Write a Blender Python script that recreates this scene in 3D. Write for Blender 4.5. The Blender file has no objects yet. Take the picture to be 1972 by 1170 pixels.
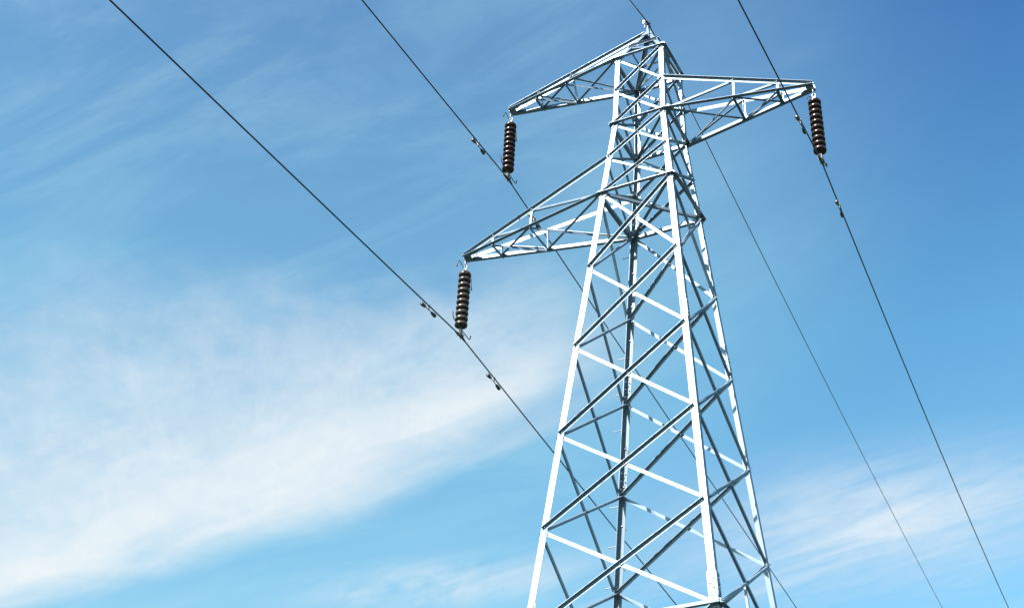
import bpy, bmesh, math, random
from mathutils import Vector, Matrix
random.seed(7)
R = math.radians
S = bpy.context.scene
COL = S.collection

# ------------------------------------------------------------------ camera, sky, sun, exposure
GZ = 20.5                                   # height of the tower waist above the ground (m)
cam_d = bpy.data.cameras.new('camera')
cam = bpy.data.objects.new('camera', cam_d); COL.objects.link(cam)
fw = Vector((-0.30282994, 0.76549401, 0.56772612))
rt = Vector((0.92328056, 0.38335023, -0.02440491))
up = Vector((0.23631975, -0.51677995, 0.82285567))
mw = Matrix((rt, up, -fw)).transposed().to_4x4()
mw.translation = Vector((8.12213, -19.53018, -18.896 + GZ))
cam.matrix_world = mw
cam_d.sensor_width = 36.0; cam_d.sensor_fit = 'HORIZONTAL'
cam_d.lens = 2542.6635 / 1972 * 36.0
cam_d.shift_x = -(1295.349 - 986.0) / 1972
cam_d.shift_y = (579.833 - 585.0) / 1972
cam_d.clip_start = 0.1; cam_d.clip_end = 5000
S.camera = cam

SUN_EL, SUN_AZ = 41.0, 196.5                # azimuth clockwise from +Y
EXPOSURE = 1.35
SUN_STRENGTH = 5.0
SKY_STRENGTH = 0.11
S.view_settings.view_transform = 'Standard'
S.view_settings.look = 'None'
S.view_settings.gamma = 1.0
S.view_settings.use_curve_mapping = False
S.view_settings.exposure = EXPOSURE
S.cycles.filter_width = 1.5

sd = bpy.data.lights.new('sun', 'SUN'); sd.energy = SUN_STRENGTH; sd.angle = R(0.5)
sd.color = (1.0, 0.94, 0.84)
so = bpy.data.objects.new('sun', sd); COL.objects.link(so)
sdir = Vector((math.sin(R(SUN_AZ)) * math.cos(R(SUN_EL)), math.cos(R(SUN_AZ)) * math.cos(R(SUN_EL)), math.sin(R(SUN_EL))))
so.rotation_euler = sdir.to_track_quat('Z', 'Y').to_euler()
so.location = (0, 0, 60)

world = bpy.data.worlds.new('World'); S.world = world; world.use_nodes = True
nt = world.node_tree; N = nt.nodes; LK = nt.links
N.clear()

class G:
    """small expression builder for shader node trees"""
    def __init__(self, tree): self.t = tree
    def put(self, sock, v):
        if v is None: return
        if hasattr(v, 'node'): self.t.links.new(v, sock)
        else: sock.default_value = v
    def m(self, op, a, b=None, c=None, clamp=False):
        n = self.t.nodes.new('ShaderNodeMath'); n.operation = op; n.use_clamp = clamp
        for i, v in enumerate((a, b, c)): self.put(n.inputs[i], v)
        return n.outputs[0]
    def add(self, a, b): return self.m('ADD', a, b)
    def sub(self, a, b): return self.m('SUBTRACT', a, b)
    def mul(self, a, b, *r):
        o = self.m('MULTIPLY', a, b)
        for x in r: o = self.m('MULTIPLY', o, x)
        return o
    def div(self, a, b): return self.m('DIVIDE', a, b)
    def smooth(self, v, a, b, lo=0.0, hi=1.0):
        n = self.t.nodes.new('ShaderNodeMapRange'); n.interpolation_type = 'SMOOTHSTEP'
        self.put(n.inputs['Value'], v)
        n.inputs['From Min'].default_value = a; n.inputs['From Max'].default_value = b
        n.inputs['To Min'].default_value = lo; n.inputs['To Max'].default_value = hi
        return n.outputs[0]
    def xyz(self, x, y, z):
        n = self.t.nodes.new('ShaderNodeCombineXYZ')
        for i, v in enumerate((x, y, z)): self.put(n.inputs[i], v)
        return n.outputs[0]
    def noise(self, vec, scale=1.0, detail=6.0, rough=0.55, dist=0.0, lac=2.0):
        n = self.t.nodes.new('ShaderNodeTexNoise')
        self.put(n.inputs['Vector'], vec)
        n.inputs['Scale'].default_value = scale; n.inputs['Detail'].default_value = detail
        n.inputs['Roughness'].default_value = rough; n.inputs['Distortion'].default_value = dist
        n.inputs['Lacunarity'].default_value = lac
        return n.outputs['Fac']
    def mix(self, f, a, b, mode='MIX'):
        n = self.t.nodes.new('ShaderNodeMix'); n.data_type = 'RGBA'; n.blend_type = mode
        self.put(n.inputs[0], f); self.put(n.inputs[6], a); self.put(n.inputs[7], b)
        return n.outputs[2]

g = G(nt)
geo = N.new('ShaderNodeTexCoord')
sep = N.new('ShaderNodeSeparateXYZ'); LK.new(geo.outputs['Generated'], sep.inputs[0])
dx, dy, dz = sep.outputs
zc = g.m('MAXIMUM', dz, 0.06)
qx, qy = g.div(dx, zc), g.div(dy, zc)         # where the view line meets a flat layer of cirrus high above

sky = N.new('ShaderNodeTexSky'); sky.sky_type = 'NISHITA'; sky.sun_disc = False
sky.sun_elevation = R(SUN_EL); sky.sun_rotation = R(SUN_AZ)
sky.altitude = 100; sky.air_density = 1.0; sky.dust_density = 0.6; sky.ozone_density = 1.0
hs = N.new('ShaderNodeHueSaturation'); LK.new(sky.outputs[0], hs.inputs['Color'])
hs.inputs['Hue'].default_value = 0.5; hs.inputs['Saturation'].default_value = 1.08; hs.inputs['Value'].default_value = 1.0
ramp = N.new('ShaderNodeValToRGB'); LK.new(dz, ramp.inputs[0])      # deeper blue overhead, paler air low down
for i, (p_, c_) in enumerate(((0.30, (0.74, 0.95, 0.80, 1)), (0.54, (0.54, 0.92, 0.88, 1)), (0.72, (0.35, 0.63, 0.81, 1)))):
    el = ramp.color_ramp.elements[i] if i < 2 else ramp.color_ramp.elements.new(p_)
    el.position = p_; el.color = c_
skyc = g.mix(1.0, hs.outputs[0], ramp.outputs[0], 'MULTIPLY')

def rot(a):
    c, s = math.cos(R(a)), math.sin(R(a))
    return g.add(g.mul(qx, c), g.mul(qy, s)), g.sub(g.mul(qy, c), g.mul(qx, s))

def fibres(ang, along, across, detail=7.0, rough=0.6, off=0.0, dist=0.0):
    a, b = rot(ang)
    return g.noise(g.xyz(g.mul(a, along), g.mul(b, across), off), 1.0, detail, rough, dist)

def blob(cx, cy, ang, la, lb, inner=0.0):
    a, b = rot(ang)
    c, s = math.cos(R(ang)), math.sin(R(ang))
    a0, b0 = cx * c + cy * s, cy * c - cx * s
    a = g.div(g.sub(a, a0), la); b = g.div(g.sub(b, b0), lb)
    d = g.m('SQRT', g.add(g.mul(a, a), g.mul(b, b)))
    return g.smooth(d, 1.0, inner)

# the big cirrus bank: crisp far edge, wispy towards the zenith
warp = g.sub(g.noise(g.xyz(qx, qy, 3.1), 2.2, 5.0, 0.55), 0.5)
warp2 = g.sub(g.noise(g.xyz(qx, qy, 8.7), 7.0, 5.0, 0.6), 0.5)
f2 = fibres(-14, 1.6, 8.0, 8.0, 0.60, 5.0, 0.5)
u = g.m('MAXIMUM', g.add(qx, 2.1), 0.0)
edge = g.sub(1.775, g.mul(g.m('POWER', g.mul(u, 0.752), 2.4), 0.25))
depth = g.sub(g.add(edge, g.add(g.add(g.mul(warp, 0.13), g.mul(warp2, 0.05)), g.mul(g.sub(f2, 0.5), 0.16))), qy)      # distance inside the edge
front = g.smooth(depth, -0.07, 0.12)
width = g.smooth(qx, -0.55, -1.35, 0.22, 0.74)
dn = g.div(g.add(depth, g.mul(warp, 0.35)), width)
core = g.smooth(g.add(dn, g.mul(g.sub(f2, 0.5), 0.34)), 0.80, 0.16)
veil = g.smooth(g.add(dn, g.mul(warp2, 0.4)), 1.25, 0.35)
f1 = fibres(-42, 1.8, 6.0, 7.0, 0.60, 1.0, 0.7)
fib = g.smooth(g.add(g.mul(f1, 0.62), g.mul(f2, 0.38)), 0.34, 0.66)
mot = g.add(g.mul(fibres(-48, 4.5, 13.0, 8.0, 0.68, 41.0, 0.8), 0.6), g.mul(g.noise(g.xyz(qx, qy, 17.0), 16.0, 6.0, 0.7), 0.4))
fib = g.m('ADD', g.mul(fib, 0.62), g.mul(g.smooth(mot, 0.30, 0.70), 0.38))
bank = g.mul(front, g.m('MAXIMUM', g.mul(core, g.add(0.84, g.mul(fib, 0.12))), g.mul(veil, g.add(0.38, g.mul(fib, 0.46)))))
bank = g.mul(bank, g.smooth(qx, -0.52, -0.9), g.smooth(g.add(g.mul(mot, 0.5), g.mul(f2, 0.5)), 0.36, 0.60, 0.86, 1.02))
# smaller patches
f3 = fibres(-15, 2.4, 10.0, 7.0, 0.62, 11.0, 0.9)
f4 = fibres(-4, 2.2, 8.0, 7.0, 0.62, 23.0, 0.9)
f5 = fibres(-30, 1.6, 4.0, 7.0, 0.58, 31.0, 0.6)
p_right = g.mul(blob(-0.46, 2.15, 2, 0.60, 0.42), g.add(0.26, g.mul(g.smooth(g.add(g.mul(f3, 0.65), g.mul(mot, 0.35)), 0.33, 0.66), 0.50)))
p_low = g.mul(blob(-1.29, 2.05, 6, 0.46, 0.18), g.smooth(g.add(g.mul(f3, 0.6), g.mul(mot, 0.4)), 0.34, 0.68), 0.62)
p_low2 = g.mul(blob(-0.85, 2.45, 10, 0.8, 0.5), g.smooth(f3, 0.42, 0.75), 0.30)
p_top = g.mul(blob(-0.98, 0.66, 10, 0.50, 0.34), g.smooth(f4, 0.34, 0.76), 0.10)
sv = g.sub(g.mul(g.add(qx, 0.205), -0.87), g.mul(g.sub(qy, 0.99), 0.49))
thin = g.mul(g.smooth(g.add(sv, g.mul(warp, 0.25)), -0.10, 0.32), g.add(0.15, g.mul(g.smooth(f4, 0.35, 0.75), 0.15)))
haze_b = g.mul(blob(-0.50, 1.35, -58, 0.80, 0.34), g.smooth(f5, 0.25, 0.75, 0.5, 1.0), 0.26)
cl = bank
for x in (p_right, p_low, p_low2, p_top):
    cl = g.sub(1.0, g.mul(g.sub(1.0, cl), g.sub(1.0, x)))
cl = g.m('MULTIPLY', cl, g.smooth(dz, 0.02, 0.2), clamp=True)
vl = g.sub(1.0, g.mul(g.sub(1.0, thin), g.sub(1.0, haze_b)))
skyv = g.mix(g.m('MULTIPLY', vl, g.smooth(dz, 0.02, 0.2), clamp=True), skyc, (0.200 / SKY_STRENGTH, 0.350 / SKY_STRENGTH, 0.380 / SKY_STRENGTH, 1))
cc = g.mix(cl, skyv, (0.348 / SKY_STRENGTH, 0.368 / SKY_STRENGTH, 0.378 / SKY_STRENGTH, 1))
bg = N.new('ShaderNodeBackground'); LK.new(cc, bg.inputs['Color']); bg.inputs['Strength'].default_value = SKY_STRENGTH
wo = N.new('ShaderNodeOutputWorld'); LK.new(bg.outputs[0], wo.inputs[0])

# ------------------------------------------------------------------ materials
def new_mat(name):
    m = bpy.data.materials.new(name); m.use_nodes = True
    return m, m.node_tree, m.node_tree.nodes['Principled BSDF']

def steel_mat(name, c0, c1, rough, dirt=0.35, metal=0.0):
    m, t, b = new_mat(name); h = G(t)
    tc = t.nodes.new('ShaderNodeTexCoord').outputs['Object']
    n1 = h.noise(tc, 3.0, 6, 0.6); n2 = h.noise(tc, 14.0, 4, 0.6); n3 = h.noise(tc, 9.0, 6, 0.7, 0.4)
    col = h.mix(h.smooth(h.add(h.mul(n1, 0.6), h.mul(n2, 0.4)), 0.36, 0.64), c0, c1)
    col = h.mix(h.mul(h.smooth(n3, 0.60, 0.74), dirt), col, (0.17, 0.13, 0.10, 1))
    rnd = t.nodes.new('ShaderNodeObjectInfo').outputs['Random']
    hv = t.nodes.new('ShaderNodeHueSaturation'); h.put(hv.inputs['Color'], col)
    h.put(hv.inputs['Value'], h.add(0.84, h.mul(rnd, 0.32)))
    h.put(b.inputs['Base Color'], hv.outputs[0])
    h.put(b.inputs['Roughness'], h.smooth(n2, 0.3, 0.7, rough - 0.08, rough + 0.1))
    b.inputs['Metallic'].default_value = metal
    return m

M_STEEL = steel_mat('galvanised_steel', (0.145, 0.200, 0.270, 1), (0.175, 0.230, 0.295, 1), 0.48, 0.10, 0.46)
M_FIT = steel_mat('fitting_steel', (0.26, 0.26, 0.27, 1), (0.36, 0.36, 0.36, 1), 0.4, 0.5, 0.3)
M_DULL = steel_mat('dull_fitting_steel', (0.10, 0.10, 0.11, 1), (0.15, 0.15, 0.155, 1), 0.5, 0.4, 0.3)
M_DARK = steel_mat('dark_iron', (0.035, 0.032, 0.034, 1), (0.06, 0.055, 0.055, 1), 0.45, 0.3)

def cable_mat():
    m, t, b = new_mat('weathered_aluminium_cable'); h = G(t)
    tc = t.nodes.new('ShaderNodeTexCoord').outputs['Object']
    n = h.noise(tc, 6.0, 4, 0.6)
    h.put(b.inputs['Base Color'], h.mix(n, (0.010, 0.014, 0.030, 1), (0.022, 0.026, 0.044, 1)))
    b.inputs['Roughness'].default_value = 0.6
    return m
M_CABLE = cable_mat()

def glaze_mat(name, c0, c1, r0):
    m, t, b = new_mat(name); h = G(t)
    tc = t.nodes.new('ShaderNodeTexCoord').outputs['Object']
    n = h.noise(tc, 14.0, 5, 0.6)
    h.put(b.inputs['Base Color'], h.mix(n, c0, c1))
    h.put(b.inputs['Roughness'], h.smooth(n, 0.3, 0.7, r0, r0 + 0.14))
    return m
M_GLAZE = glaze_mat('brown_glazed_porcelain', (0.016, 0.0065, 0.006, 1), (0.034, 0.013, 0.010, 1), 0.19)
M_GLAZE_GLARE = glaze_mat('glare_veiled_brown_porcelain', (0.038, 0.027, 0.024, 1), (0.066, 0.048, 0.042, 1), 0.20)  # veiling glare over the lowest string, put into a lighter, greyer glaze colour

def ground_mat():
    m, t, b = new_mat('meadow_ground'); h = G(t)
    tc = t.nodes.new('ShaderNodeTexCoord').outputs['Object']
    n1 = h.noise(tc, 0.06, 6, 0.6); n2 = h.noise(tc, 1.7, 8, 0.7); n3 = h.noise(tc, 14.0, 4, 0.7)
    c = h.mix(n1, (0.013, 0.030, 0.020, 1), (0.026, 0.042, 0.026, 1))
    c = h.mix(h.mul(h.smooth(n2, 0.45, 0.7), 0.6), c, (0.040, 0.048, 0.034, 1))
    h.put(b.inputs['Base Color'], h.mix(h.mul(n3, 0.35), c, (0.035, 0.05, 0.015, 1)))
    b.inputs['Roughness'].default_value = 0.95
    bp = t.nodes.new('ShaderNodeBump'); bp.inputs['Strength'].default_value = 0.6; bp.inputs['Distance'].default_value = 0.1
    t.links.new(n2, bp.inputs['Height']); t.links.new(bp.outputs[0], b.inputs['Normal'])
    return m
M_GROUND = ground_mat()

def concrete_mat():
    m, t, b = new_mat('concrete'); h = G(t)
    tc = t.nodes.new('ShaderNodeTexCoord').outputs['Object']
    n = h.noise(tc, 6.0, 8, 0.65)
    h.put(b.inputs['Base Color'], h.mix(n, (0.26, 0.25, 0.23, 1), (0.40, 0.39, 0.36, 1)))
    b.inputs['Roughness'].default_value = 0.9
    return m
M_CONC = concrete_mat()

# ------------------------------------------------------------------ mesh helpers
class MB:
    def __init__(self): self.v = []; self.f = []; self.sm = []
    def add(self, vs, fs, smooth=False):
        o = len(self.v); self.v += [tuple(x) for x in vs]
        for f in fs: self.f.append(tuple(i + o for i in f)); self.sm.append(smooth)
    def prism(self, poly, P, Q, a, b):
        """extrude a 2-D outline (list of (s,t) along a,b) from P to Q"""
        n = len(poly); vs = [P + a * s + b * t for s, t in poly] + [Q + a * s + b * t for s, t in poly]
        fs = [(i, (i + 1) % n, n + (i + 1) % n, n + i) for i in range(n)]
        fs += [tuple(range(n - 1, -1, -1)), tuple(range(n, 2 * n))]
        self.add(vs, fs)
    def box(self, c, a, b, d):
        """box with half-extent vectors a, b, d"""
        vs = [c + a * i + b * j + d * k for i in (-1, 1) for j in (-1, 1) for k in (-1, 1)]
        self.add(vs, [(0, 1, 3, 2), (4, 6, 7, 5), (0, 4, 5, 1), (2, 3, 7, 6), (0, 2, 6, 4), (1, 5, 7, 3)])
    def angle(self, P, Q, a, b, w, th, wb=None):
        """rolled steel angle, heel on P-Q, flanges towards a and b"""
        d = (Q - P).normalized(); wb = wb or w
        a = (a - d * a.dot(d)).normalized()
        c = d.cross(a); b = c if c.dot(b) > 0 else -c
        r = th * 0.5
        self.prism([(0, 0), (w, 0), (w, th), (th + r, th), (th, th + r), (th, wb), (0, wb)], P, Q, a, b)
    def tube(self, pts, r, n=8, cap=True, radii=None):
        pts = [Vector(p) for p in pts]; rings = []
        ref = None
        for i, p in enumerate(pts):
            d = ((pts[min(i + 1, len(pts) - 1)] - pts[max(i - 1, 0)])).normalized()
            if ref is None: ref = d.orthogonal().normalized()
            ref = (ref - d * ref.dot(d)).normalized(); e = d.cross(ref)
            rr = radii[i] if radii else r
            rings.append([p + (ref * math.cos(2 * math.pi * k / n) + e * math.sin(2 * math.pi * k / n)) * rr for k in range(n)])
        vs = [q for ring in rings for q in ring]; fs = []
        for i in range(len(rings) - 1):
            for k in range(n):
                fs.append((i * n + k, i * n + (k + 1) % n, (i + 1) * n + (k + 1) % n, (i + 1) * n + k))
        self.add(vs, fs, True)
        if cap:
            self.add(rings[0], [tuple(range(n - 1, -1, -1))]); self.add(rings[-1], [tuple(range(n))])
    def lathe(self, prof, P, d, n=28):
        """profile [(radius, distance along d)] turned round the axis through P"""
        d = d.normalized(); a = d.orthogonal().normalized(); b = d.cross(a); vs = []; fs = []
        for r, h in prof:
            vs += [P + d * h + (a * math.cos(2 * math.pi * k / n) + b * math.sin(2 * math.pi * k / n)) * r for k in range(n)]
        for i in range(len(prof) - 1):
            for k in range(n):
                fs.append((i * n + k, i * n + (k + 1) % n, (i + 1) * n + (k + 1) % n, (i + 1) * n + k))
        self.add(vs, fs, True)
        self.add(vs[:n], [tuple(range(n - 1, -1, -1))]); self.add(vs[-n:], [tuple(range(n))])
    def sphere(self, c, r, n=10):
        self.lathe([(max(r * math.sin(math.pi * i / n), 1e-4), -r * math.cos(math.pi * i / n)) for i in range(n + 1)], c, Vector((0, 0, 1)), 12)
    def bolt(self, P, n, r=0.013, h=0.012, back=0.03):
        """hexagon bolt head on a surface with outward normal n, and its nut behind"""
        n = n.normalized()
        for q, hh in ((P, h), (P - n * back, -h)):
            a = n.orthogonal().normalized(); b = n.cross(a)
            self.prism([(r * math.cos(math.pi * k / 3), r * math.sin(math.pi * k / 3)) for k in range(6)], q, q + n * hh, a, b)
        self.tube([P + n * 0.02, P - n * (back + 0.022)], 0.008, 6)
    def build(self, name, mat, parent=None, origin=None):
        me = bpy.data.meshes.new(name)
        o = Vector(origin) if origin is not None else Vector((0, 0, 0))
        me.from_pydata([tuple(Vector(v) - o) for v in self.v], [], self.f)
        bm = bmesh.new(); bm.from_mesh(me); bmesh.ops.recalc_face_normals(bm, faces=bm.faces); bm.to_mesh(me); bm.free()
        for p, s in zip(me.polygons, self.sm): p.use_smooth = s
        me.materials.append(mat)
        ob = bpy.data.objects.new(name, me); COL.objects.link(ob); ob.location = o
        if parent is not None: ob.parent = parent
        return ob

def tag(o, label=None, cat=None, group=None, kind=None):
    for k, v in (('label', label), ('category', cat), ('group', group), ('kind', kind)):
        if v: o[k] = v
    return o

def empty(name, loc):
    o = bpy.data.objects.new(name, None); COL.objects.link(o); o.location = loc
    o.empty_display_size = 0.3
    return o

def V(x, y, z): return Vector((x, y, z))

# ------------------------------------------------------------------ ground
def ground():
    mb = MB(); n = 60; size = 900.0
    def hgt(x, y):
        d = math.hypot(x, y)
        return (0.25 * math.sin(x * .031 + 1.3) * math.cos(y * .027) + 0.5 * math.sin(x * .011) * math.sin(y * .009 + .6)) * min(1.0, max(0.0, (d - 25) / 60))
    ks = [math.copysign(abs(i / (n / 2)) ** 2.2, i) * size for i in range(-n // 2, n // 2 + 1)]
    vs = [(x, y, hgt(x, y)) for y in ks for x in ks]; w = n + 1
    fs = [(j * w + i, j * w + i + 1, (j + 1) * w + i + 1, (j + 1) * w + i) for j in range(n) for i in range(n)]
    mb.add(vs, fs, True)
    o = mb.build('ground', M_GROUND); tag(o, kind='structure')
ground()

# ------------------------------------------------------------------ the tower
ZL = dict(B=1.9469, C=0.9512, D=0.0, E=-0.9789, F=-1.95995, G=-3.88867, H=-5.75226, I=-7.63155, J=-9.4865, K=-11.36332, L=-14.2, M=-17.2, O=-20.5)
def half(z):
    if z <= 0: return 0.6 - 0.094022 * z, 0.62207 - 0.094022 * z
    return 0.6 - 0.018855 * z, 0.62207 - 0.036111 * z
LEGS = {'L': (-1, -1), 'N': (1, -1), 'R': (1, 1), 'B': (-1, 1)}     # the four corners
def node(leg, lev):
    z = ZL[lev] if isinstance(lev, str) else lev
    a, b = half(z); sx, sy = LEGS[leg]
    return V(sx * a, sy * b, z + GZ)
PEAK_Z = 3.03; PEAK_H = 0.065
def peak(leg):
    sx, sy = LEGS[leg]; return V(sx * PEAK_H, sy * PEAK_H, PEAK_Z + GZ)

tower = empty('transmission_tower', (0, 0, 0))
tag(tower, 'pale galvanised steel lattice transmission tower with three pointed crossarms', 'pylon')

FACES = {  # outward normal, corner order going round
    'LN': (V(0, -1, 0), 'L', 'N'), 'NR': (V(1, 0, 0), 'N', 'R'), 'RB': (V(0, 1, 0), 'R', 'B'), 'BL': (V(-1, 0, 0), 'B', 'L')}
LEVS = ['B', 'C', 'D', 'E', 'F', 'G', 'H', 'I', 'J', 'K', 'L', 'M', 'O']
LEGW = lambda z: (0.110, 0.010) if z > -2 else ((0.120, 0.011) if z > -11.2 else (0.150, 0.013))

def face_normal(face):
    n, a, b = FACES[face]; return n

def legs():
    for leg, (sx, sy) in LEGS.items():
        mb = MB(); ax, ay = V(-sx, 0, 0), V(0, -sy, 0)
        segs = [(peak(leg), node(leg, 'B'), 0.092, 0.009), (node(leg, 'B'), node(leg, 'D'), 0.105, 0.010),
                (node(leg, 'D'), node(leg, -1.70), 0.110, 0.010), (node(leg, -1.70), node(leg, -11.0), 0.120, 0.011), (node(leg, -11.0), node(leg, 'O') + V(0, 0, -0.05), 0.150, 0.013)]
        for P, Q, w, th in segs: mb.angle(P, Q, ax, ay, w, th)
        # splices: cover plates with two rows of bolts
        for zc, w in ((-1.70, .120), (-5.45, .120), (-11.0, .150), (-7.35, .120) if leg == 'B' else (0.0, .110)):
            for ax1, nn in ((ax, V(0, sy, 0)), (ay, V(sx, 0, 0))):
                P = node(leg, zc + 0.20); Q = node(leg, zc - 0.20); d = (Q - P).normalized()
                if zc != 0.0:
                    mb.box((P + Q) / 2 + ax1 * (w * .52) + nn * 0.003, d * 0.21, ax1 * (w * .46), nn * 0.0055)
                for k in range(5):
                    mb.bolt(P + (Q - P) * (0.1 + 0.2 * k) + ax1 * (w * (0.30 if k % 2 else 0.70)) + nn * 0.0085, nn, 0.013, 0.013, 0.03)
        o = mb.build('leg', M_STEEL, tower)
        ft = MB()
        q = node(leg, 'O')
        ft.lathe([(0.42, -0.6), (0.42, 0.22), (0.36, 0.30), (0.05, 0.32)], q - V(0, 0, 0.05), V(0, 0, 1), 24)
        ft.build('footing', M_CONC, tower, (q.x, q.y, 0))
        if leg == 'B':
            z = -0.9; k = 0
            while z > -17.8:
                p = node(leg, z); sb = MB()
                if k % 2 == 0: st, nn = p + V(-sx, 0, 0) * 0 + ay * 0.06, V(sx, 0, 0)
                else: st, nn = p + ax * 0.06, V(0, sy, 0)
                sb.tube([st - nn * 0.035, st + nn * 0.17], 0.009, 8)
                sb.bolt(st - nn * 0.012, -nn, 0.015, 0.012, 0.026)
                sb.lathe([(0.016, 0), (0.016, 0.012)], st + nn * 0.165, nn, 10)
                sb.build('step_bolt', M_FIT, o, st)
                z -= 0.385; k += 1
legs()

def brace_w(z): return (0.052, 0.006) if z > -1.9 else ((0.062, 0.006) if z > -11 else (0.075, 0.007))

def member(P, Q, n, outside, flange, w, th, tl=0.011, mid=None, name='diagonal_brace', parent=None, trim=0.02, mat=None):
    """angle bar lying on a face with outward normal n; flange: +1 stands on the upper edge, -1 on the lower"""
    d = (Q - P).normalized(); P = P - d * trim; Q = Q + d * trim
    upv = V(0, 0, 1) - d * d.z
    if upv.length < 0.3: upv = n.cross(d)
    upv = (upv - n * upv.dot(n)).normalized()
    off = n * 0.0015 if outside else -n * (tl + 0.0015)
    b = n if outside else -n
    mb = MB()
    a = -upv if flange > 0 else upv
    h = -a * (w / 2)
    mb.angle(P + h + off, Q + h + off, a, b, w, th)
    for q in (P + d * 0.05, P + d * 0.085, Q - d * 0.05):
        mb.bolt(q + off + b * (th + 0.001), b, 0.011, 0.011, th + tl + 0.004)
    if mid is not None and outside:
        mb.bolt(P + (Q - P) * mid + off + b * (th + 0.001), b, 0.012, 0.012, 0.035)
    return mb.build(name, mat or M_STEEL, parent or tower)

def face_nodes(face, i):
    n, a, b = FACES[face]; return node(a, LEVS[i]), node(b, LEVS[i])

for face, (n, A, Bc) in FACES.items():
    for i in range(len(LEVS) - 1):
        a0, b0 = node(A, LEVS[i]), node(Bc, LEVS[i]); a1, b1 = node(A, LEVS[i + 1]), node(Bc, LEVS[i + 1])
        w, th = brace_w(ZL[LEVS[i]])
        nn = (b0 - a0).cross(a1 - a0).normalized()
        if nn.dot(n) < 0: nn = -nn
        e = (b0 - a0).normalized()
        k = LEGW(ZL[LEVS[i]])[0] * 0.5
        # bars run between the middles of the leg flanges
        s0, s1 = e * k, e * k
        wt = (b0 - a0).length; wb = (b1 - a1).length
        dz = V(0, 0, -0.05)
        member(b0 - s0 + dz * .6, a1 + s1 - dz * .6, nn, True, 1, w, th, mid=wt / (wt + wb))
        member(a0 + s0 + dz * .6, b1 - s1 - dz * .6, nn, False, 1, w, th, mid=0.5)
    # horizontals
    for lev, w in (('B', 0.070), ('D', 0.075), ('F', 0.080), ('K', 0.085)):
        P, Q = node(A, lev), node(Bc, lev)
        mb = MB(); d = (Q - P).normalized()
        off = n * 0.008
        mb.angle(P + off - d * 0.045, Q + off + d * 0.045, V(0, 0, 1), n, w, 0.007)
        for q in (P + d * 0.03, P + d * 0.07, Q - d * 0.03, Q - d * 0.07):
            mb.bolt(q + n * 0.016 + V(0, 0, w * .55), n, 0.011, 0.012, 0.032)
        mb.build('horizontal_strut', M_STEEL, tower)
    # hangers and redundant bars under the waist of the lowest visible frame
    if face in ('NR', 'BL'):
        a0, b0 = node(A, 'J'), node(Bc, 'J'); a1, b1 = node(A, 'K'), node(Bc, 'K')
        t = (b0 - a0).length / ((b0 - a0).length + (b1 - a1).length)
        X = a0 + (b1 - a0) * t; Mid = (a1 + b1) / 2
        mb = MB(); mb.angle(X - n * 0.03, Mid - n * 0.03, FACES[face][0].cross(V(0, 0, 1)), -n, 0.05, 0.005)
        mb.build('hanger', M_STEEL, tower)

# plan bracing
def plan(P, Q, w, dz, name='plan_brace'):
    d = (Q - P).normalized(); mb = MB(); s = V(0, 0, 1).cross(d)
    P = P + d * 0.06 + V(0, 0, dz); Q = Q - d * 0.06 + V(0, 0, dz)
    mb.angle(P - s * w / 2, Q - s * w / 2, s, V(0, 0, 1), w, 0.006)
    for q in (P + d * 0.03, Q - d * 0.03): mb.bolt(q + V(0, 0, .007), V(0, 0, 1), 0.011, 0.012, 0.02)
    mb.build(name, M_STEEL, tower)
plan(node('N', 'F'), node('B', 'F'), 0.065, 0.012)
plan(node('L', 'F'), node('R', 'F'), 0.060, -0.002)
plan(node('N', 'D'), node('B', 'D'), 0.055, 0.012)
plan(node('N', 'B'), node('B', 'B'), 0.055, 0.012)
plan(node('N', 'K'), node('B', 'K'), 0.07, 0.012)
plan(node('L', 'K'), node('R', 'K'), 0.07, -0.002)

# gusset plates at the nodes of the waist and the arm roots
def gusset(leg, lev, hw, hh):
    sx, sy = LEGS[leg]; p = node(leg, lev)
    for nn, ax in ((V(0, sy, 0), V(-sx, 0, 0)), (V(sx, 0, 0), V(0, -sy, 0))):
        mb = MB(); c = p + ax * (hw * .82) + nn * 0.004
        poly = [(-hw, -hh), (hw * .35, -hh), (hw, -hh * .25), (hw, hh * .35), (hw * .3, hh), (-hw, hh)]
        d = (p - node(leg, (ZL[lev] + 0.5))).normalized()
        up_ = -d
        mb.prism(poly, c - nn * 0.002, c + nn * 0.005, ax, up_)
        for s, t in ((-.5, .6), (-.5, -.6), (0.1, 0.4), (0.3, -.3)):
            mb.bolt(c + ax * hw * s + up_ * hh * t + nn * 0.006, nn, 0.011, 0.012, 0.03)
        mb.build('gusset_plate', M_STEEL, tower)
for leg in 'LNRB':
    gusset(leg, 'B', 0.085, 0.10); gusset(leg, 'D', 0.09, 0.10); gusset(leg, 'F', 0.10, 0.11)
for leg in 'LB': gusset(leg, 'E', 0.075, 0.085)
for leg in 'NR': gusset(leg, 'C', 0.075, 0.085)

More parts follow.
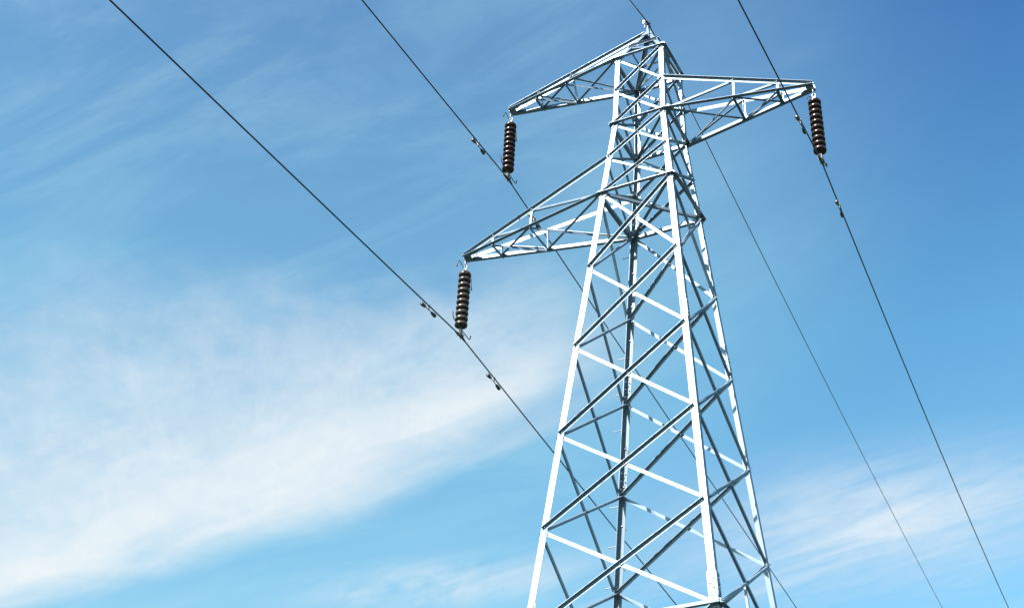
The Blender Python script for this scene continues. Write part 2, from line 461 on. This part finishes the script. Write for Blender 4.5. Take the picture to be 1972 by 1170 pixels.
# the pointed head that carries the earth wire
def head():
    top = V(0, 0, PEAK_Z + GZ)
    mb = MB()
    mb.box(top + V(0, 0, -0.03), V(.085, 0, 0), V(0, .085, 0), V(0, 0, .012))
    for n, ax in ((V(0, -1, 0), V(1, 0, 0)), (V(0, 1, 0), V(1, 0, 0)), (V(1, 0, 0), V(0, 1, 0)), (V(-1, 0, 0), V(0, 1, 0))):
        mb.prism([(-.075, .05), (.075, .05), (.125, -.14), (-.125, -.14)], top + n * .082 + V(0, 0, -.01), top + n * .090 + V(0, 0, -.01), ax, (V(0, 0, 1) + n * -.42).normalized())
    mb.box(top + V(0, 0, .075), V(.012, 0, 0), V(0, .05, 0), V(0, 0, .11))
    mb.build('head_plate', M_STEEL, tower)
    f = 0.45
    mid = {l: node(l, 'B').lerp(peak(l), f) for l in LEGS}
    for face, (n, A, Bc) in FACES.items():
        nn = (mid[Bc] - mid[A]).cross(peak(A) - mid[A]).normalized()
        if nn.dot(n) < 0: nn = -nn
        member(mid[A], mid[Bc], nn, True, 1, 0.05, 0.005, 0.008, name='horizontal_strut')
        member(node(Bc, 'B'), mid[A], nn, False, -1, 0.05, 0.005, 0.008, name='diagonal_brace')
head()

# ------------------------------------------------------------------ crossarms
def crossarm(bot, topn, tipx, tipz, sgn, fr=(0.5, 0.78)):
    """bot/topn: root points (near, far); tip on the plane y=0"""
    tw = 0.055; th_ = 0.06
    tb = [V(tipx, -tw, tipz + GZ), V(tipx, tw, tipz + GZ)]
    tt = [V(tipx, -tw, tipz + GZ + th_), V(tipx, tw, tipz + GZ + th_)]
    out = [V(0, -1, 0), V(0, 1, 0)]
    mb = MB()
    for k in (0, 1):
        # bottom chord: flange out at the bottom; top chord: flange out at the top
        ext = (tb[k] - bot[k]).normalized() * 0.02
        mb.angle(bot[k] - ext * .6, tb[k] + ext, V(0, 0, 1), out[k], 0.075, 0.008, 0.080)
        ext = (tt[k] - topn[k]).normalized() * 0.02
        mb.angle(topn[k] - ext * .6 + V(0, 0, .03), tt[k] + ext + V(0, 0, .03), V(0, 0, -1), out[k], 0.092, 0.007, 0.058)
    arm = mb.build('crossarm', M_STEEL, tower)
    # tip plates
    tp = MB()
    ax = V(sgn, 0, 0)
    for k in (0, 1):
        tp.prism([(-.30, .052), (.035, .035), (.042, -.045), (-.02, -.055), (-.30, .008)], V(tipx, 0, tipz + GZ + .05) + out[k] * (tw - .012), V(tipx, 0, tipz + GZ + .05) + out[k] * (tw - .004), ax, V(0, 0, 1))
        for j in range(4):
            tp.bolt(V(tipx, 0, tipz + GZ + .065 + .005 * j) + out[k] * (tw + .010) - ax * (.02 + .065 * j), out[k], 0.012, 0.014, 0.03)
    tp.prism([(-.13, -.075), (-.05, -.06), (.03, -.058), (.03, .058), (-.05, .06), (-.13, .075)], V(tipx, 0, tipz + GZ - .012), V(tipx, 0, tipz + GZ - .003), ax, V(0, 1, 0))
    tp.box(V(tipx, 0, tipz + GZ - .06), V(.020, 0, 0), V(0, .008, 0), V(0, 0, .055))
    tp.build('tip_plate', M_STEEL, arm)
    st_b = [[bot[k].lerp(tb[k], f) for k in (0, 1)] for f in fr]
    st_t = [[topn[k].lerp(tt[k], f * 1.0) + V(0, 0, .03) for k in (0, 1)] for f in fr]
    for i in range(2):                      # put the upper node exactly over the lower one
        for k in (0, 1):
            s = (st_b[i][k].x - topn[k].x) / (tt[k].x - topn[k].x)
            st_t[i][k] = topn[k].lerp(tt[k], s) + V(0, 0, .03)
    w = 0.050
    def bar(P, Q, a, b, w_=w, name='lattice_bar', th=0.005):
        m2 = MB(); d = (Q - P).normalized(); a = (a - d * a.dot(d)).normalized()
        m2.angle(P - a * w_ / 2, Q - a * w_ / 2, a, b, w_, th)
        for q in (P + d * .03, Q - d * .03): m2.bolt(q + b * .006, b, 0.010, 0.010, 0.02)
        m2.build(name, M_STEEL, arm)
    for k in (0, 1):
        o_ = out[k]
        inn = -o_ * 0.004
        for i in range(2):
            bar(st_b[i][k] + inn + V(0, 0, .01), st_t[i][k] + inn - V(0, 0, .01), ax, -o_, 0.045, 'post')
            nb = bot[k] if i == 0 else st_b[0][k]
            bar(nb + inn * 2.6 + V(0, 0, .05) + (st_b[i][k] - nb).normalized() * .08, st_t[i][k] + inn * 2.6 - V(0, 0, .035), V(0, 0, 1), -o_, 0.045)
    dn = V(0, 0, -1); z0 = V(0, 0, -0.006); z1 = V(0, 0, .012)
    for i in range(2):
        wid = 0.06 if i else 0.045
        bar(st_b[i][0] + z0 - V(0, .05, 0), st_b[i][1] + z0 + V(0, .05, 0), ax, dn, wid, 'cross_strut', 0.006)
        r0 = bot if i == 0 else st_b[0]
        bar(st_b[i][0] + z0 * 2.2, r0[1] + z0 * 2.2, ax, dn); bar(r0[0] + z1, st_b[i][1] + z1, ax, V(0, 0, 1))
    return arm

aD = ZL['D']
crossarm([node('L', 'F'), node('B', 'F')], [node('L', 'E'), node('B', 'E')], -4.33673, -1.94387, -1, (0.507, 0.79))
crossarm([node('L', 'B'), node('B', 'B')], [peak('L') + V(0, 0, -.04), peak('B') + V(0, 0, -.04)], -3.43999, 1.95732, -1, (0.465, 0.75))
crossarm([node('N', 'D'), node('R', 'D')], [node('N', 'C'), node('R', 'C')], 3.61727, -0.01514, 1, (0.473, 0.77))

# ------------------------------------------------------------------ insulator strings
def disc_profile():
    p = [(0.020, 0.030), (0.042, 0.028), (0.052, 0.014), (0.066, 0.002), (0.094, -0.008)]
    p += [(0.118, -0.022), (0.131, -0.042), (0.1355, -0.062), (0.1345, -0.082), (0.128, -0.097), (0.120, -0.100),
          (0.112, -0.082), (0.104, -0.080), (0.098, -0.102), (0.090, -0.102), (0.082, -0.080), (0.072, -0.080), (0.066, -0.100), (0.058, -0.100), (0.048, -0.074), (0.020, -0.074)]
    return p

DOWN = V(0, 0, -1)
def insulator(tip, label, slope_n, slope_f, horn=True, glaze=M_GLAZE):
    root = empty('insulator_string', tip)
    tag(root, label, 'insulator', 'brown disc insulators hanging from the crossarm tips')
    zero = V(0, 0, 0)
    hk = MB()
    # shackle, ring link and ball eye
    for y in (-.028, .028): hk.tube([V(0, y, -.045), V(0, y, -.16)], .010, 8)
    hk.tube([V(0, -.05, -.055), V(0, .05, -.055)], .011, 8)
    hk.tube([V(0, -.028, -.16), V(0, -.02, -.182), V(0, 0, -.192), V(0, .02, -.182), V(0, .028, -.16)], .010, 8)
    ring = [V(.034 * math.cos(a), 0, -.228 + .050 * math.sin(a)) for a in [2 * math.pi * i / 20 for i in range(21)]]
    hk.tube(ring, .010, 8)
    hk.tube([V(0, 0, -.268), V(0, 0, -.345)], .013, 8); hk.box(V(0, 0, -.300), V(.034, 0, 0), V(0, .018, 0), V(0, 0, .016))
    hk.build('hanger_link', M_FIT, root)
    for i in range(10):
        mb = MB()
        z = -.372 - .1405 * i
        mb.lathe(disc_profile(), V(0, 0, z), V(0, 0, 1), 32)
        d = mb.build('disc', glaze, root)
        c = MB(); c.lathe([(.012, .062), (.030, .060), (.050, .046), (.056, .020), (.068, .004), (.06, .0)], V(0, 0, z), V(0, 0, 1), 20)
        c.lathe([(.010, -.074), (.014, -.066), (.010, -.108), (.013, -.112)], V(0, 0, z), V(0, 0, 1), 12)
        c.build('cap', M_DARK, d)
    # arcing horns along the line
    up_h = MB()
    if horn:
        up_h.tube([V(0, -.01, -.315), V(.0, -.10, -.285), V(0, -.20, -.235), V(0, -.255, -.225), V(0, -.285, -.255), V(0, -.31, -.33), V(0, -.335, -.40)], .0085, 8)
        up_h.sphere(V(0, -.337, -.405), .019)
        up_h.tube([V(0, .01, -.315), V(0, .12, -.30), V(0, .20, -.31), V(0, .25, -.37), V(0, .275, -.48), V(0, .29, -.62)], .0085, 8)
        up_h.sphere(V(0, .29, -.625), .019)
    else:
        up_h.tube([V(-.02, -.01, -.315), V(-.05, -.05, -.29), V(-.085, -.09, -.30), V(-.115, -.10, -.34)], .0085, 8)
        up_h.sphere(V(-.115, -.10, -.345), .017)
    up_h.build('arcing_horn', M_DARK, root)
    lo = MB()
    if horn: lo.tube([V(.02, 0, -1.835), V(.02, -.14, -1.80), V(.02, -.29, -1.755), V(.02, -.335, -1.735), V(.02, -.36, -1.69), V(.02, -.375, -1.60)], .010, 8)
    lo.tube([V(.02, 0, -1.835), V(.02, .20, -1.865), V(.02, .30, -1.878), V(.02, .345, -1.870), V(.02, .365, -1.83), V(.02, .368, -1.78)], .010, 8)
    lo.sphere(V(.02, .368, -1.775), .016)
    lo.build('arcing_horn', M_DARK, root)
    cl_ = MB()
    cl_.tube([V(0, 0, -1.735), V(0, 0, -1.80)], .013, 8)
    cl_.tube([V(0, 0, -1.79), V(0, 0, -1.835)], .026, 8)
    for x in (-.022, .022): cl_.box(V(x, 0, -1.885), V(.005, 0, 0), V(0, .030, 0), V(0, 0, .065))
    cl_.tube([V(-.045, 0, -1.845), V(.045, 0, -1.845)], .011, 8); cl_.tube([V(-.055, 0, -1.935), V(.055, 0, -1.935)], .013, 8)
    cl_.tube([V(0, -.19, -1.97 - .19 * slope_n), V(0, -.10, -1.972), V(0, 0, -1.966), V(0, .10, -1.972), V(0, .19, -1.97 - .19 * slope_f)], .028, 10, radii=[.019, .028, .034, .028, .019])
    for y in (-.06, .06):
        cl_.tube([V(-.034, y, -1.915), V(-.034, y, -2.01)], .008, 6); cl_.tube([V(.034, y, -1.915), V(.034, y, -2.01)], .008, 6)
        cl_.box(V(0, y, -1.935), V(.045, 0, 0), V(0, .016, 0), V(0, 0, .009))
    cl_.build('conductor_clamp', M_DARK, root)
    return root

TIPS = {'ll': V(-4.33673, 0, -1.94387 + GZ), 'ul': V(-3.43999, 0, 1.95732 + GZ), 'ri': V(3.61727, 0, -0.01514 + GZ)}
WIRE = {'ll': ((.032, .0541, 2.5e-4), (-.0092, .1363, 4e-4)), 'ul': ((.0402, .0689, 2.5e-4), (-.0498, .059, 2.5e-4)), 'ri': ((0, .0459, 1.5e-3), (-.0498, .0111, 1.5e-3)),
        'pk': ((-.10898, .0322, 2.5e-4), (-.0512, .0342, 8e-4))}
insulator(TIPS['ll'], 'brown ribbed disc insulator string hanging from the lower left crossarm, the lowest one', .05, .13, glaze=M_GLAZE_GLARE)
insulator(TIPS['ul'], 'brown ribbed disc insulator string with long curved rods hanging from the upper left crossarm', .07, .06)
insulator(TIPS['ri'], 'dark brown disc insulator string hanging from the right-hand crossarm tip', .05, .01, horn=False)

# ------------------------------------------------------------------ wires
def wpt(base, k, side, a):
    phi, m, c = WIRE[k][side]; sg = (-1, 1)[side]
    return base + V(math.sin(phi) * a, sg * math.cos(phi) * a, -m * a + c * a * a)
def wire(name, k, base, r, label, cat, group, span=110.0):
    mb = MB()
    st = [0.0, .1, .2, .5, 1, 1.5, 2, 3, 4, 6, 8, 10, 13, 16, 20, 25, 30, 36, 43, 50, 60, 72, 85, span]
    pts = [wpt(base, k, 0, a) for a in reversed(st[1:])] + [base] + [wpt(base, k, 1, a) for a in st[1:]]
    mb.tube(pts, r, 10)
    o = mb.build(name, M_CABLE, None, base); tag(o, label, cat, group)
    return o
CL = 1.966
gw = 'overhead cables strung along the line'
wire('conductor', 'll', TIPS['ll'] + V(0, 0, -CL), .0142, 'dark conductor cable clamped under the lower left insulator string, leftmost cable', 'cable', gw)
wire('conductor', 'ul', TIPS['ul'] + V(0, 0, -CL), .0142, 'dark conductor cable clamped under the upper left insulator, passing behind the lower left crossarm', 'cable', gw)
wire('conductor', 'ri', TIPS['ri'] + V(0, 0, -CL), .0142, 'dark conductor cable clamped under the right-hand insulator string', 'cable', gw)
PKC = V(0, 0, PEAK_Z + GZ + .36)
wire('earth_wire', 'pk', PKC, .0108, 'thinnest dark cable held on the very tip of the tower', 'cable', gw)

def earth_clamp():
    mb = MB()
    mb.tube([wpt(PKC, 'pk', 0, a) for a in (.55, .3, .1)] + [PKC] + [wpt(PKC, 'pk', 1, a) for a in (.1, .3, .55)], .014, 8)
    mb.tube([wpt(PKC, 'pk', 0, .12) - V(0, 0, .012), PKC - V(0, 0, .016), wpt(PKC, 'pk', 1, .12) - V(0, 0, .012)], .026, 8)
    mb.box(PKC - V(0, 0, .12), V(.010, 0, 0), V(0, .035, 0), V(0, 0, .11))
    mb.tube([PKC + V(-.06, 0, -.03), PKC + V(.06, 0, -.03)], .012, 8)
    mb.tube([PKC + V(-.05, -.05, 0), PKC + V(.05, -.05, 0)], .012, 8)
    mb.build('earth_wire_clamp', M_DARK, tower)
    b2 = MB()
    b2.box(PKC + V(-.085, -.07, .0), V(.016, 0, 0), V(0, .012, 0), V(0, 0, .05))
    b2.tube([PKC + V(-.07, -.04, -.04), PKC + V(-.07, -.04, -.16)], .016, 8)
    b2.build('bonding_clamp', M_FIT, tower)
earth_clamp()

# ------------------------------------------------------------------ vibration dampers
def damper_proto(loc, d, label):
    root = empty('vibration_damper', loc)
    tag(root, label, 'damper', 'dumbbell-shaped dampers clamped under the conductor cables')
    X = V(1, 0, 0)
    c = MB()
    c.box(V(0, 0, -.045), V(.010, 0, 0), V(0, .022, 0), V(0, 0, .05)); c.tube([V(0, -.03, 0), V(0, .03, 0)], .024, 10)
    c.tube([V(-.03, 0, -.035), V(.03, 0, -.035)], .010, 6)
    c.build('clamp', M_DULL, root)
    s = MB(); s.tube([V(0, -.22, -.102), V(0, -.12, -.096), V(0, 0, -.092), V(0, .12, -.096), V(0, .22, -.102)], .009, 8)
    s.build('messenger_cable', M_DARK, root)
    for sg in (-1, 1):
        w = MB()
        w.lathe([(.010, 0), (.020, .01), (.026, .03), (.036, .075), (.040, .15), (.034, .165), (.012, .168)], V(0, sg * .105, -.097), V(0, sg, -.035), 14)
        w.build('weight', M_DARK, root)
    return root

first = None
DL = {('ll', 0): 'dumbbell damper on the leftmost cable, up the cable from the lowest insulator string',
      ('ll', 1): 'dumbbell damper on the leftmost cable, just past the lowest insulator string towards the tower',
      ('ul', 0): 'dumbbell damper on the middle cable, left of the upper left insulator string',
      ('ul', 1): 'dumbbell damper half hidden behind the lower left crossarm',
      ('ri', 0): 'dumbbell damper on the right-hand cable, beside the right insulator discs',
      ('ri', 1): 'dumbbell damper on the right-hand cable, below the right insulator string'}
for (k, side), a in ((('ll', 0), 1.30), (('ll', 1), 1.48), (('ul', 0), 1.385), (('ul', 1), 1.42), (('ri', 0), 1.335), (('ri', 1), 1.47)):
    base = TIPS[k] + V(0, 0, -CL)
    p = wpt(base, k, side, a); d = (wpt(base, k, side, a + .1) - wpt(base, k, side, a - .1)).normalized()
    if side == 0: d = -d
    if first is None:
        first = damper_proto(p, d, DL[(k, side)]); o = first
    else:
        o = first.copy(); COL.objects.link(o)
        for ch in list(first.children):
            c = ch.copy(); COL.objects.link(c); c.parent = o
        o['label'] = DL[(k, side)]
    o.location = p
    o.rotation_euler = (math.atan2(d.z, math.hypot(d.x, d.y)), 0, math.atan2(-d.x, d.y))
